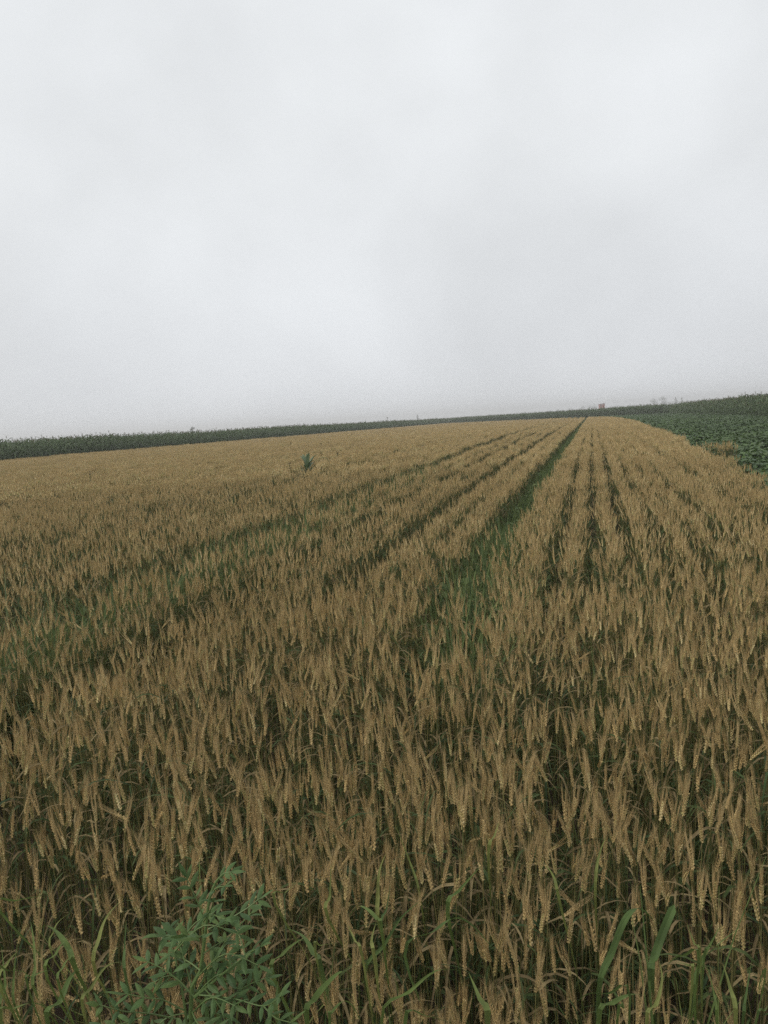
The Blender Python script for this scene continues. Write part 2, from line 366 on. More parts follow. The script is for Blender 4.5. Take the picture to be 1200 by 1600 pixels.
for (x, y, hs), s in zip(near_list, dz): pts.append((x, y, random.randrange(20) if random.random() < .975 else random.randrange(20, i1), random.random()*6.28, random.gauss(0, .035), random.gauss(0, .035), hs*s, hs*s))
n_near = len(pts)
# middle, far and very far rows
for x0, sdx, rh in rows:
    for (d0, d1, step, a, b, jit) in ((5.8, 17, .145, i1, i2, .02), (17, 48, .34, i2, i3, .02), (48, 260, .5, i3, i4, .04)):
        y = np.arange(1.5, min(d1, 250), step); y = y + rng.uniform(-.4, .4, len(y))*step; x = row_x(x0, y) + rng.normal(0, jit + max(0, sdx-.034), len(y))
        d = np.hypot(x, y); ok = (d >= d0) & (d < d1) & in_view(x, y, R_(30)) & in_wheat(x, y) & (~headland(x, y-np.where((x > -1.5) & (x < .9), .5, .1))) & (noise2(x, y, .4) > .12) & ~((x > STRIP[0]+.05) & (x < STRIP[1]-.05))
        if x0 in (-.64, -1.13): ok &= noise2(x, y, .8) > .3
        ok &= ~((np.hypot(x+6.4, (y-17)*.5) < .33) | ((np.abs(x+6.25) < .2) & (np.abs(y-16.4) < 1)))
        if d0 < 10: ok &= ~((np.abs(x+.95) < .30) & (y < 6.4) & (rng.random(len(x)) < .4))
        for xx, y_, in zip(x[ok], y[ok]):
            s = rh + random.gauss(0, .035) + .12*(float(noise2(xx, y_, 1.1))-.5)
            pts.append((xx, y_, random.randrange(a, b), random.choice((0, math.pi)) + random.gauss(0, .08), random.gauss(0, .03), random.gauss(0, .03), 1., s))
pa = np.array(pts)
# the 300 stalks that show largest stand as plants of their own
def project(p):
    v = p - np.array(EYE); z = v @ np.array(fwd); return .5 + .78125*(v @ np.array(rx))/z/.75, .5 - .78125*(v @ np.array(ux))/z, z
ears = np.c_[pa[:n_near, 0], pa[:n_near, 1], .70*pa[:n_near, 7]]
u_, v_, z_ = project(ears); vis = (u_ > .0) & (u_ < 1) & (v_ < 1.0) & (z_ > 0)
order = np.argsort(np.where(vis, z_, 1e9))[:300]; single = set(order.tolist())
hm = []
for s, e, a, ls in HERO:
    hm.append((s.mesh('stem', EARM), e.mesh('ear', EARM), a.mesh('awns', EARM), [(l.mesh('leaf', EARM)) for l, dry in ls]))
for i in order:
    x, y, pid, rz, tx, ty, s, sz = pts[i]; pid = int(pid)
    t = empty('wheat_stalk', (x, y, 0), (tx, ty, rz), s)
    tag(t, 'ripe bearded wheat stalk at the near edge of the field, bottom of the picture', 'wheat', 'wheat stalks along the near edge of the field')
    link('stem', hm[pid][0], t); e = link('ear', hm[pid][1], t); link('awns', hm[pid][2], e)
    for l in hm[pid][3]: link('leaf', l, t)
keep = np.array([i not in single for i in range(len(pts))]); pa = pa[keep]
scatter('wheat_crop', PROTO, EARM, np.c_[pa[:, :2], np.zeros(len(pa))], pa[:, [4, 5, 3]], np.c_[pa[:, 6], pa[:, 6], pa[:, 7]], pa[:, 2].astype(int),
        'ripening golden brown wheat filling the field in long rows', 'wheat')
print('wheat points', len(pts), 'near', n_near)

# ------------------------------------------------------------------ corn
CORNM = ['corn', 'cornst', 'tassel']
def corn_parts(h, nleaf, tassel=True, droop=1., wmul=1.):
    st, lv, ta = MB(), [], MB()
    k = random.uniform(-.05, .05); path = [Vector((k*t*t*h, .02*math.sin(3*t)*h, h*.88*t)) for t in (0, .25, .5, .75, 1)]
    st.tube(path, [.016, .015, .012, .009, .006], 5, 1)
    az = random.random()*6.28
    for i in range(nleaf):
        t = .10 + .86*i/nleaf; b = Vector((k*t*t*h, 0, h*.88*t)); an = az + (i % 2)*math.pi + random.gauss(0, .45); o = Vector((math.cos(an), math.sin(an), 0))
        l = (.55 + .55*math.sin(math.pi*min(1, t*.9+.1)))*random.uniform(.8, 1.1)*h/2.2; up = random.uniform(.75, 1.15); dr = droop*random.uniform(.7, 1.25); Q = []
        for j in range(7):
            q = j/6; Q.append(b + o*l*(q*.8 - .12*q*q) + Vector((0, 0, l*(up*q - dr*q*q))))
        w0 = random.uniform(.035, .05)*wmul*h/2.2; g = MB()
        g.blade(Q, [w0*.6, w0*.95, w0, w0*.95, w0*.75, w0*.45, .002], o.cross(Vector((0, 0, 1))) + Vector((0, 0, random.uniform(-.5, .5))), 0, .3); lv.append(g)
    if tassel:
        top = path[-1]; ta.tube([top, top+Vector((0, 0, h*.13))], [.006, .003], 3, 2)
        for j in range(7):
            an = random.random()*6.28; b = top+Vector((0, 0, h*random.uniform(.01, .06))); ta.spike(b, b+Vector((math.cos(an)*.10, math.sin(an)*.10, .17)), .007, 2)
    return st, lv, ta
CORN = [corn_parts(random.uniform(2.0, 2.3), random.choice((12, 13, 14)), random.random() < .6) for _ in range(7)]
CORNP = [join(s, *l, t) for s, l, t in CORN]
CORNH = [(s.mesh('stalk', CORNM), [g.mesh('leaf', CORNM) for g in l], t.mesh('tassel', CORNM) if t.v else None) for s, l, t in CORN]
def corn_field(name, P, heights, n_single, label, single_label, grp, front):
    """P: points; the plants that show largest at the front row become single plants"""
    P = np.asarray(P); n = len(P); pid = rng.integers(0, len(CORN), n); rz = rng.random(n)*6.28
    tl = rng.normal(0, .05, (n, 2)); s = heights*(1+rng.normal(0, .065, n))
    d = np.where(front, np.hypot(P[:, 0], P[:, 1]), 1e9); u, v, z = project(np.c_[P, np.full(n, 1.6)]); d = np.where((u > -.005) & (u < 1.005), d, 1e9)
    od = np.argsort(d)[:n_single]; single = np.zeros(n, bool); single[od] = d[od] < 1e8
    for i in np.nonzero(single)[0]:
        t = empty('corn_plant', (*P[i], 0), (tl[i, 0], tl[i, 1], rz[i]), float(s[i])); tag(t, single_label, 'corn', grp)
        st, lv, ta = CORNH[pid[i]]; link('stalk', st, t)
        for l in lv: link('leaf', l, t)
        if ta: link('tassel', ta, t)
    k = ~single
    scatter(name, CORNP, CORNM, np.c_[P[k], np.zeros(k.sum())], np.c_[tl[k], rz[k]], s[k], pid[k], label, 'corn')
def grid_rows(x0, x1, dx, y0, y1, dy, jx, jy):
    o = []
    for i, x in enumerate(np.arange(x0, x1, dx)):
        y = np.arange(y0, y1, dy); o += [(x+a, b+c, i) for a, b, c in zip(rng.normal(0, jx, len(y)), y, rng.normal(0, jy, len(y)))]
    return np.array(o)
g = grid_rows(0, 9, .65, 36, 235, .27, .06, .06); P = np.c_[LEFT_EDGE-.5-g[:, 0], g[:, 1]]
corn_field('corn_crop', P, (.97+.10*noise2(P[:, 0], P[:, 1], 9))*np.interp(g[:, 2], [0, 1, 2], [.86, .95, 1]), 150, 'dense green cornfield standing along the left side of the wheat', 'corn plant in the front row of the cornfield left of the wheat', 'front row of the left cornfield', g[:, 2] == 0)
g = grid_rows(0, 9, .65, 40, 150, .27, .06, .06); P = np.c_[12.4+g[:, 0], g[:, 1]]
corn_field('corn_crop', P, (1.0+.10*noise2(P[:, 0], P[:, 1], 7))*np.interp(g[:, 2], [0, 1, 2, 3], [.66, .78, .9, 1]), 120, 'dense green cornfield beyond the bean rows on the right', 'corn plant in the front row of the cornfield right of the beans', 'front row of the right cornfield', g[:, 2] == 0)
# far end, across the end of the wheat and the beans
A, B = np.array((-52., 255.)), np.array((24., 122.)); dv = (B-A)/np.linalg.norm(B-A); nv = np.array((-dv[1], dv[0])); o = []
if nv[1] < 0: nv = -nv
for i in range(16):
    s = np.arange(0, np.linalg.norm(B-A), .28); s = s + rng.normal(0, .06, len(s)); o.append(A + dv*s[:, None] + nv*(i*.65 + rng.normal(0, .06, len(s)))[:, None])
P = np.vstack(o); P = P[~((P[:, 0] > 12) & (P[:, 1] < 150))]; n = len(P)
corn_field('corn_crop', P, .98+.08*noise2(P[:, 0], P[:, 1], 8), 0, 'far cornfield closing the end of the wheat below the horizon', '', '', np.zeros(n, bool))

# ------------------------------------------------------------------ beans
BEANM = ['bean', 'beanst']
def bean_parts():
    st, fo = MB(), MB()
    for b in range(random.choice((3, 4))):
        an = random.random()*6.28; ln = random.uniform(.30, .48); tip = Vector((math.cos(an)*.16*random.random(), math.sin(an)*.16*random.random(), ln))
        st.tube([(0, 0, 0), tip*.5, tip], [.005, .004, .003], 3, 1)
        for i in range(7):
            q = tip*random.uniform(.45, 1.); a2 = random.random()*6.28; o = Vector((math.cos(a2), math.sin(a2), 0)); pl = random.uniform(.06, .16)
            e = q + o*pl + Vector((0, 0, random.uniform(.03, .13))); st.tube([q, e], [.002, .0015], 3, 1)
            for k in (-1.9, 0, 1.9):
                a3 = a2 + k*.75; d = Vector((math.cos(a3), math.sin(a3), random.uniform(-.45, .15))); l = random.uniform(.075, .11); w0 = l*.36
                fo.blade([e, e+d*l*.4, e+d*l*.75+Vector((0, 0, -.006)), e+d*l+Vector((0, 0, -.018))], [.004, w0, w0*.8, .003], d.cross(Vector((0, 0, 1))) + Vector((0, 0, random.uniform(-.5, .5))), 0, .15)
    return st, fo
BEAN = [bean_parts() for _ in range(8)]; BEANP = [join(*b) for b in BEAN]; BEANH = [(s.mesh('stem', BEANM), f.mesh('foliage', BEANM)) for s, f in BEAN]
o = []
for x in np.arange(2.45, 12.3, .32):
    y = np.arange(7.5, 170, .19); y = y + rng.normal(0, .05, len(y)); o.append(np.c_[x + rng.normal(0, .06, len(y)) + .05*np.sin(y*.3), y])
for y in np.arange(139, 215, .42):
    x = np.arange(-32, 2.5, .3); o.append(np.c_[x + rng.normal(0, .06, len(x)), np.full(len(x), y) + rng.normal(0, .08, len(x))])
P = np.vstack(o); mask = np.where(P[:, 0] > 0, (P[:, 0] > right_edge(P[:, 1])+.12) | (P[:, 1] > far_end(P[:, 0])+.4), (P[:, 1] > far_end(P[:, 0])+.4) & (P[:, 1] < far_end(P[:, 0])+9))
mask &= in_view(P[:, 0], P[:, 1], R_(29), 2.) & ((P[:, 0] < 12.1)) & (P[:, 1] < 166-1.75*P[:, 0]); P = P[mask]; n = len(P)
pid = rng.integers(0, len(BEAN), n); rz = rng.random(n)*6.28; s = 1.06 + .5*(noise2(P[:, 0], P[:, 1], .9)-.5) + rng.normal(0, .07, n)
u, v, z = project(np.c_[P, np.full(n, .5)]); od = np.argsort(np.where((u > 0) & (u < 1.0), z, 1e9))[:200]; sg = np.zeros(n, bool); sg[od] = True
for i in od:
    t = empty('bean_plant', (*P[i], 0), (0, 0, rz[i]), float(s[i])); tag(t, 'leafy green bean plant at the near end of the bean rows on the right', 'bean plant', 'nearest plants of the bean rows')
    link('stem', BEANH[pid[i]][0], t); link('foliage', BEANH[pid[i]][1], t)
k = ~sg; scatter('bean_crop', BEANP, BEANM, np.c_[P[k], np.zeros(k.sum())], np.c_[np.zeros((k.sum(), 2)), rz[k]], s[k], pid[k], 'low leafy green bean rows between the wheat and the right cornfield', 'bean plants')
print('beans', n)

# ------------------------------------------------------------------ grass growing in the strip and the furrows
def tuft(n, h, spread, wd, mi, droop=1.):
    o = MB()
    for _ in range(n):
        an = random.random()*6.28; d = Vector((math.cos(an), math.sin(an), 0)); b = d*random.uniform(0, spread*.35); l = h*random.uniform(.6, 1.15); out_ = random.uniform(.1, .55); dr = droop*random.uniform(.0, .55)
        Q = [b + d*l*(out_*t + .35*dr*t*t*t) + Vector((0, 0, l*(t*(1-.15*out_) - dr*t**3))) for t in (0, .2, .4, .6, .8, 1)]
        w0 = wd*random.uniform(.6, 1.2); o.blade(Q, [w0*.7, w0, w0, w0*.85, w0*.55, .0004], d.cross(Vector((0, 0, 1))) + Vector((0, 0, random.uniform(-.3, .3))), mi, .25)
    return o
GRM = ['grassp', 'bean', 'beanst']
TU = [tuft(22, .55, .16, .0045, 0) for _ in range(6)]
bp = []
for b in BEANP[:4]:
    q = MB(); q.merge(b, Matrix()); q.m = [i*2 for i in q.m]; bp.append(q)
GP = TU + bp; o = []
for y in np.arange(4.9, 138, .075):
    far = y > 30
    for _ in range(4 if not far else 2):
        x = random.uniform(STRIP[0]-.02, STRIP[1]+.02); p = random.randrange(6) if random.random() < (.9 if y < 9 else .8) else random.randrange(6, 10)
        o.append((x, y, p, random.random()*6.28, random.uniform(.85, 1.3) if p < 6 else random.uniform(.55, .85)))
o = np.array(o); scatter('strip_grass', GP, GRM, np.c_[o[:, :2], np.zeros(len(o))], np.c_[np.zeros((len(o), 2)), o[:, 3]], o[:, 4]*np.where(o[:, 1] < 8, 1.1, 1), o[:, 2].astype(int), 'green grass and weeds filling the narrow strip between the wheat rows', 'grass')
o = []
for xf, wd, y0, y1, n, hs in ((-3.17, .12, 2.9, 24, 620, 1.38), (-2.42, .08, 3., 14, 60, 1.05), (-7.3, .14, 10, 34, 260, 1.3), (-5.3, .14, 7, 26, 220, 1.25), (.04, .05, 3.4, 9, 40, 1.15), (.30, .05, 3.4, 7, 26, 1.1)):
    for _ in range(n):
        y = y0 + (y1-y0)*random.random()**1.5; o.append((float(row_x(np.array(xf), y)) + random.gauss(0, wd*.6), y, random.randrange(6), random.random()*6.28, hs*random.uniform(.8, 1.15)))
for _ in range(150):      # loose green undergrowth between the near stalks
    y = random.uniform(1.9, 5); x = -y*.27 + random.uniform(-.6, .6)*(y*.95+.3); o.append((x, y, random.randrange(6), random.random()*6.28, random.uniform(.7, 1.1)))
o = np.array(o); scatter('furrow_grass', TU, ['grassp'], np.c_[o[:, :2], np.zeros(len(o))], np.c_[np.zeros((len(o), 2)), o[:, 3]], o[:, 4], o[:, 2].astype(int), 'blue green grass growing in the furrows and under the wheat', 'grass')
# the tall patch where the strip runs out
PT = [tuft(24, .84, .14, .006, 0, 1.2) for _ in range(6)]; PTM = [q.mesh('grass_tuft', ['grassf' if k in (0, 2) else 'grassp']) for k, q in enumerate(PT)]
for i in range(8, 46):
    t_ = random.random(); x = -.60 - .20*t_ + random.gauss(0, .07); y = 3.35 + 1.7*random.random() + .2*t_
    if i > 27: x = -.86 + random.uniform(-.27, .25); y = random.uniform(5.6, 8.2)
    q = link('grass_tuft', PTM[(1, 3, 4, 5, 0, 2)[i % 6]], None, (x, y, 0), (0, 0, random.random()*6.28), random.uniform(.92, 1.16) if i < 28 else random.uniform(.8, 1.02))
    tag(q, 'tall green grass tuft in the patch where the green strip ends among the wheat', 'grass', 'tall grass tufts at the end of the strip')
for i, (x, y) in enumerate(((-3.05, 3.45), (-3.22, 3.75), (-3.0, 3.9), (-3.3, 4.15), (-3.1, 4.4), (-3.25, 4.75), (-3.3, 3.5), (-2.92, 3.55), (-3.15, 3.6), (-3.38, 3.85), (-3.05, 4.15), (-3.2, 5.05), (-2.98, 3.3), (-3.12, 5.3))):
    q = link('grass_tuft', PTM[(1, 3, 4, 5, 0)[i % 5]], None, (x, y, 0), (0, 0, random.random()*6.28), random.uniform(.95, 1.14))
    tag(q, 'tall arching grass tuft in the furrow at the left edge of the picture', 'grass', 'tall grass tufts in the left furrow')

# ------------------------------------------------------------------ single plants in the field
t = empty('corn_plant', (-6.42, 17.5, 0), (0, 0, .4), 1.08); tag(t, 'lone grey green corn plant standing in the middle of the wheat', 'corn')
sb = MB(); sb.tube([(0, 0, 0), (.01, 0, .35), (0, .01, .72)], [.02, .018, .01], 6, 1, True); link('stalk', sb.mesh('stalk', CORNM), t)
for i in range(26):
    an = random.random()*6.28; o_ = Vector((math.cos(an), math.sin(an), 0)); b = Vector((0, 0, .34+.017*i)); l = random.uniform(.22, .42); up = random.uniform(.95, 1.25) + .01*i; dr = random.uniform(.35, .8)
    Q = [b + o_*l*(.55*q_ + .1*q_*q_) + Vector((0, 0, l*(up*q_ - dr*q_*q_))) for q_ in (0, .2, .4, .6, .8, 1)]
    g = MB(); g.blade(Q, [.022, .036, .042, .038, .026, .003], o_.cross(Vector((0, 0, 1))), 0, .3); link('leaf', g.mesh('leaf', ['corn1']), t)
g = MB(); Q = [(.02, .0, .62), (.16, 0, .86), (.30, .0, .93), (.42, 0, .95), (.50, 0, .88), (.53, 0, .74)]
g.blade(Q, [.012, .016, .014, .012, .010, .002], (0, 1, .3), 0, .4); link('leaf', g.mesh('leaf', CORNM), t, (0, 0, 0), (0, 0, -.4))

cl = MB()
for _ in range(46):
    s_, e_, a_, ls = HERO[random.randrange(len(HERO))]; src = MID[random.randrange(len(MID))]
    if _ < 12: cl.merge(src, Matrix.Translation((random.gauss(0, .24), random.gauss(0, .13), 0)) @ Matrix.Rotation(random.random()*6.28, 4, 'Z') @ Matrix.Diagonal((1.25, 1.25, random.uniform(.9, 1.02), 1)))
o_ = link('wheat_clump', cl.mesh('wheat_clump', EARM), None, (2.78, 19.3, 0), (0, 0, 0), (1, 1, 1.1)); tag(o_, 'pale wheat clump standing out from the field edge among the bean plants', 'wheat')

def dark_weed(x, y, h, label):
    t = empty('weed', (x, y, 0)); tag(t, label, 'weed'); b = MB(); k = random.uniform(-.05, .08)
    b.tube([(0, 0, 0), (k*.4, 0, h*.6), (k, .01, h)], [.006, .005, .004], 4, 0); link('stem', b.mesh('stem', ['weedst']), t)
    b = MB()
    for _ in range(26):
        an = random.random()*6.28; q = Vector((k, .01, h + random.uniform(-.10, .05))); d = Vector((math.cos(an), math.sin(an), random.uniform(-.1, .6)))
        b.blade([q, q+d*.035, q+d*.055], [.004, .011, .002], d.cross(Vector((0, 0, 1))), 0, .2)
    link('seed_head', b.mesh('seed_head', ['seed']), t)
dark_weed(-7.70, 22.3, .98, 'small dark weed above the wheat just behind the lone corn plant')
dark_weed(-7.35, 22.6, .95, 'small dark weed above the wheat, farther right behind the lone corn plant')
dark_weed(-15.5, 39.8, .98, 'tiny dark weed far out in the wheat above and left of the lone corn')
dark_weed(-12.3, 35.7, .98, 'tiny dark weed far out in the wheat above and right of the lone corn')
dark_weed(-6.85, 17.6, .88, 'small dark weed left of the lone corn plant in the wheat')
dark_weed(-11.6, 16.6, .95, 'small dark weed in the wheat near the left edge of the picture')

GRASS_TUFTS = {
  'A': ((-1.016, 1.196, 0.0), [
    ([(-0.016,0.003,0.0),(-0.073,0.14,0.474),(-0.147,0.04,0.789),(-0.133,0.07,0.792),(-0.102,0.1,0.787),(-0.101,0.13,0.777)], 0.0088),
    ([(-0.008,0.006,0.0),(0.019,-0.073,0.495),(0.037,-0.173,0.825),(0.027,-0.143,0.815),(0.031,-0.113,0.792),(0.012,-0.083,0.758)], 0.0051),
    ([(0.008,-0.026,0.0),(-0.003,-0.027,0.456),(-0.006,-0.127,0.76),(-0.018,-0.097,0.787),(-0.019,-0.067,0.792)], 0.008),
    ([(-0.029,0.02,0.0),(0.025,-0.096,0.462),(0.05,-0.196,0.771),(0.049,-0.166,0.765),(0.066,-0.136,0.756),(0.077,-0.106,0.719)], 0.0114),
    ([(-0.014,-0.016,0.0),(0.041,-0.061,0.482),(0.081,-0.161,0.803),(0.064,-0.131,0.799),(0.069,-0.101,0.79),(0.069,-0.071,0.765)], 0.005),
    ([(0.03,-0.002,0.0),(-0.008,-0.021,0.424),(-0.015,-0.121,0.706),(-0.031,-0.091,0.742),(-0.058,-0.061,0.792)], 0.0082),
    ([(0.02,-0.001,0.0),(-0.0,-0.001,0.415),(-0.0,-0.101,0.692),(-0.03,-0.071,0.74),(-0.039,-0.041,0.793)], 0.0055),
  ]),
  'B': ((-0.936, 1.256, 0.0), [
    ([(0.008,-0.021,0.0),(0.006,-0.014,0.455),(0.012,-0.114,0.759),(-0.025,-0.084,0.775),(-0.07,-0.054,0.782),(-0.119,-0.024,0.772),(-0.155,0.006,0.743)], 0.0119),
    ([(0.008,0.022,0.0),(-0.015,-0.039,0.454),(-0.03,-0.139,0.756),(-0.033,-0.109,0.781),(-0.037,-0.079,0.785),(-0.037,-0.049,0.771)], 0.0067),
    ([(0.001,0.014,0.0),(0.011,-0.072,0.458),(0.022,-0.172,0.763),(0.007,-0.142,0.784),(0.005,-0.112,0.784),(0.031,-0.082,0.769)], 0.0052),
    ([(0.01,-0.026,0.0),(0.006,-0.099,0.434),(0.012,-0.199,0.724),(0.015,-0.169,0.74),(0.013,-0.139,0.758),(0.008,-0.109,0.755),(0.01,-0.079,0.742)], 0.0104),
    ([(0.015,0.005,0.0),(-0.009,0.076,0.409),(-0.018,-0.024,0.682),(-0.026,0.006,0.735),(-0.026,0.036,0.761),(-0.013,0.066,0.777)], 0.0085),
    ([(-0.012,-0.028,0.0),(0.033,-0.077,0.442),(0.067,-0.177,0.737),(0.063,-0.147,0.755),(0.077,-0.117,0.778),(0.096,-0.087,0.768)], 0.0064),
    ([(0.022,-0.002,0.0),(0.042,0.024,0.432),(0.085,-0.076,0.72),(0.066,-0.046,0.76),(0.055,-0.016,0.796)], 0.0067),
    ([(0.013,0.023,0.0),(-0.041,-0.008,0.413),(-0.082,-0.108,0.689),(-0.106,-0.078,0.728),(-0.131,-0.048,0.756),(-0.159,-0.018,0.773)], 0.007),
    ([(0.013,0.025,0.0),(-0.034,0.029,0.444),(-0.069,-0.071,0.74),(-0.088,-0.041,0.776),(-0.093,-0.011,0.78),(-0.091,0.019,0.775)], 0.0042),
  ]),
  'C': ((-0.507, 1.288, 0.0), [
    ([(-0.006,0.018,0.0),(-0.032,0.015,0.448),(-0.064,-0.085,0.747),(-0.059,-0.055,0.767),(-0.036,-0.025,0.778),(-0.006,0.005,0.776)], 0.0087),
    ([(-0.003,0.026,0.0),(0.013,0.019,0.46),(0.026,-0.081,0.767),(0.001,-0.051,0.775),(-0.03,-0.021,0.785),(-0.075,0.009,0.776)], 0.0109),
    ([(0.023,-0.024,0.0),(0.015,-0.072,0.446),(0.03,-0.172,0.744),(0.032,-0.142,0.759),(0.045,-0.112,0.768),(0.062,-0.082,0.771),(0.07,-0.052,0.744)], 0.0106),
    ([(-0.022,-0.017,0.0),(-0.055,0.147,0.477),(-0.11,0.047,0.795),(-0.102,0.077,0.801),(-0.093,0.107,0.801)], 0.0066),
    ([(0.028,-0.004,0.0),(-0.001,-0.11,0.46),(-0.002,-0.21,0.766),(-0.016,-0.18,0.785),(-0.026,-0.15,0.792)], 0.0092),
    ([(0.008,-0.012,0.0),(0.013,-0.004,0.489),(0.026,-0.104,0.815),(0.023,-0.074,0.808),(0.03,-0.044,0.792),(0.039,-0.014,0.775)], 0.0047),
    ([(0.0,-0.007,0.0),(0.047,-0.135,0.48),(0.094,-0.235,0.8),(0.085,-0.205,0.791),(0.095,-0.175,0.791),(0.1,-0.145,0.761),(0.104,-0.115,0.706)], 0.0055),
  ]),
  'D': ((-0.431, 1.486, 0.0), [
    ([(-0.009,0.005,0.0),(0.02,-0.101,0.477),(0.039,-0.201,0.796),(0.023,-0.171,0.799),(-0.006,-0.141,0.798),(-0.036,-0.111,0.78),(-0.067,-0.081,0.731)], 0.0074),
    ([(0.005,0.024,0.0),(-0.011,0.083,0.405),(-0.021,-0.017,0.676),(-0.03,0.013,0.726),(-0.032,0.043,0.765),(-0.024,0.073,0.787)], 0.0084),
    ([(0.011,0.026,0.0),(-0.006,-0.064,0.405),(-0.011,-0.164,0.676),(0.021,-0.134,0.723),(0.05,-0.104,0.763),(0.082,-0.074,0.781)], 0.0066),
    ([(0.021,0.029,0.0),(0.008,-0.15,0.467),(0.016,-0.25,0.778),(-0.006,-0.22,0.787),(-0.029,-0.19,0.798)], 0.0061),
    ([(0.01,-0.02,0.0),(-0.055,0.028,0.432),(-0.11,-0.072,0.721),(-0.115,-0.042,0.752),(-0.119,-0.012,0.803)], 0.0082),
    ([(0.022,0.028,0.0),(0.02,0.199,0.402),(0.04,0.099,0.669),(0.013,0.129,0.738),(-0.024,0.159,0.807)], 0.0059),
    ([(0.024,0.004,0.0),(0.007,-0.019,0.443),(0.014,-0.119,0.738),(0.017,-0.089,0.767),(0.02,-0.059,0.802)], 0.0052),
    ([(0.013,-0.017,0.0),(0.016,-0.136,0.46),(0.033,-0.236,0.767),(0.02,-0.206,0.781),(0.022,-0.176,0.799)], 0.0073),
  ]),
  'E': ((-0.29, 1.402, 0.0), [
    ([(0.02,0.004,0.0),(-0.007,0.144,0.443),(-0.014,0.044,0.738),(0.004,0.074,0.767),(0.044,0.104,0.804)], 0.0107),
    ([(-0.013,-0.026,0.0),(-0.03,-0.022,0.456),(-0.061,-0.122,0.76),(-0.014,-0.092,0.789),(0.02,-0.062,0.8),(0.049,-0.032,0.768),(0.086,-0.002,0.697)], 0.0074),
    ([(0.021,0.029,0.0),(-0.035,-0.158,0.443),(-0.069,-0.258,0.739),(-0.028,-0.228,0.774),(0.013,-0.198,0.795),(0.055,-0.168,0.778)], 0.0058),
    ([(-0.025,0.018,0.0),(0.052,-0.154,0.454),(0.103,-0.254,0.757),(0.087,-0.224,0.775),(0.066,-0.194,0.795)], 0.0114),
    ([(-0.005,-0.021,0.0),(-0.002,-0.256,0.494),(-0.003,-0.356,0.823),(0.023,-0.326,0.815),(0.058,-0.296,0.784)], 0.0074),
    ([(-0.012,0.016,0.0),(0.022,0.327,0.456),(0.044,0.227,0.759),(0.055,0.257,0.788),(0.063,0.287,0.808)], 0.0087),
  ]),
  'F': ((-0.019, 1.428, 0.0), [
    ([(0.022,-0.027,0.0),(-0.001,0.028,0.406),(-0.001,-0.072,0.677),(0.023,-0.042,0.732),(0.047,-0.012,0.776),(0.068,0.018,0.783),(0.087,0.048,0.761),(0.104,0.078,0.724)], 0.0116),
    ([(0.007,-0.027,0.0),(0.024,-0.19,0.503),(0.047,-0.29,0.839),(0.016,-0.26,0.817),(-0.014,-0.23,0.791),(-0.035,-0.2,0.75)], 0.0054),
    ([(0.013,-0.01,0.0),(0.0,-0.187,0.473),(0.0,-0.287,0.789),(0.02,-0.257,0.798),(0.049,-0.227,0.795),(0.074,-0.197,0.775)], 0.0089),
    ([(0.023,0.029,0.0),(-0.035,0.152,0.457),(-0.07,0.052,0.761),(-0.082,0.082,0.795),(-0.102,0.112,0.805)], 0.0067),
    ([(0.0,0.03,0.0),(-0.003,0.274,0.423),(-0.005,0.174,0.705),(0.004,0.204,0.773),(0.022,0.234,0.808)], 0.0072),
    ([(-0.011,-0.025,0.0),(0.014,-0.197,0.485),(0.028,-0.297,0.809),(0.038,-0.267,0.802),(0.033,-0.237,0.794)], 0.0055),
  ]),
  'G': ((0.096, 1.39, 0.0), [
    ([(0.006,-0.028,0.0),(-0.012,0.091,0.417),(-0.025,-0.009,0.694),(-0.018,0.021,0.71),(-0.001,0.051,0.742),(0.024,0.081,0.784)], 0.0143),
    ([(-0.018,-0.006,0.0),(-0.021,-0.063,0.437),(-0.042,-0.163,0.728),(-0.025,-0.133,0.74),(-0.013,-0.103,0.765),(-0.015,-0.073,0.777)], 0.0071),
    ([(0.007,-0.021,0.0),(0.02,-0.045,0.499),(0.04,-0.145,0.832),(0.022,-0.115,0.819),(0.009,-0.085,0.792),(-0.004,-0.055,0.752)], 0.0058),
    ([(-0.027,0.022,0.0),(0.014,-0.063,0.488),(0.028,-0.163,0.814),(0.027,-0.133,0.814),(0.018,-0.103,0.797),(0.011,-0.073,0.777)], 0.0058),
  ]),
  'H': ((0.176, 1.379, 0.0), [
    ([(-0.011,0.028,0.0),(-0.02,0.05,0.424),(-0.039,-0.05,0.706),(-0.027,-0.02,0.744),(-0.005,0.01,0.767),(0.015,0.04,0.782)], 0.0076),
    ([(0.024,-0.007,0.0),(-0.011,0.059,0.463),(-0.022,-0.041,0.771),(0.002,-0.011,0.779),(0.048,0.019,0.801)], 0.005),
    ([(-0.002,0.001,0.0),(-0.014,0.052,0.465),(-0.028,-0.048,0.776),(-0.034,-0.018,0.783),(-0.043,0.012,0.801)], 0.0049),
    ([(0.009,0.006,0.0),(0.006,-0.043,0.444),(0.011,-0.143,0.74),(0.007,-0.113,0.782),(0.002,-0.083,0.798)], 0.0084),
    ([(0.004,0.007,0.0),(-0.009,-0.055,0.447),(-0.018,-0.155,0.745),(-0.018,-0.125,0.776),(-0.023,-0.095,0.798)], 0.0047),
    ([(0.026,0.0,0.0),(0.011,-0.028,0.438),(0.023,-0.128,0.73),(0.033,-0.098,0.752),(0.048,-0.068,0.799)], 0.0061),
    ([(-0.004,0.013,0.0),(0.024,-0.07,0.504),(0.048,-0.17,0.84),(0.047,-0.14,0.813),(0.051,-0.11,0.769)], 0.0034),
    ([(-0.016,-0.012,0.0),(0.012,-0.125,0.485),(0.025,-0.225,0.808),(0.043,-0.195,0.807),(0.053,-0.165,0.795)], 0.0045),
  ]),
}
WEED_BASE = (-0.651, 1.06, 0.0)
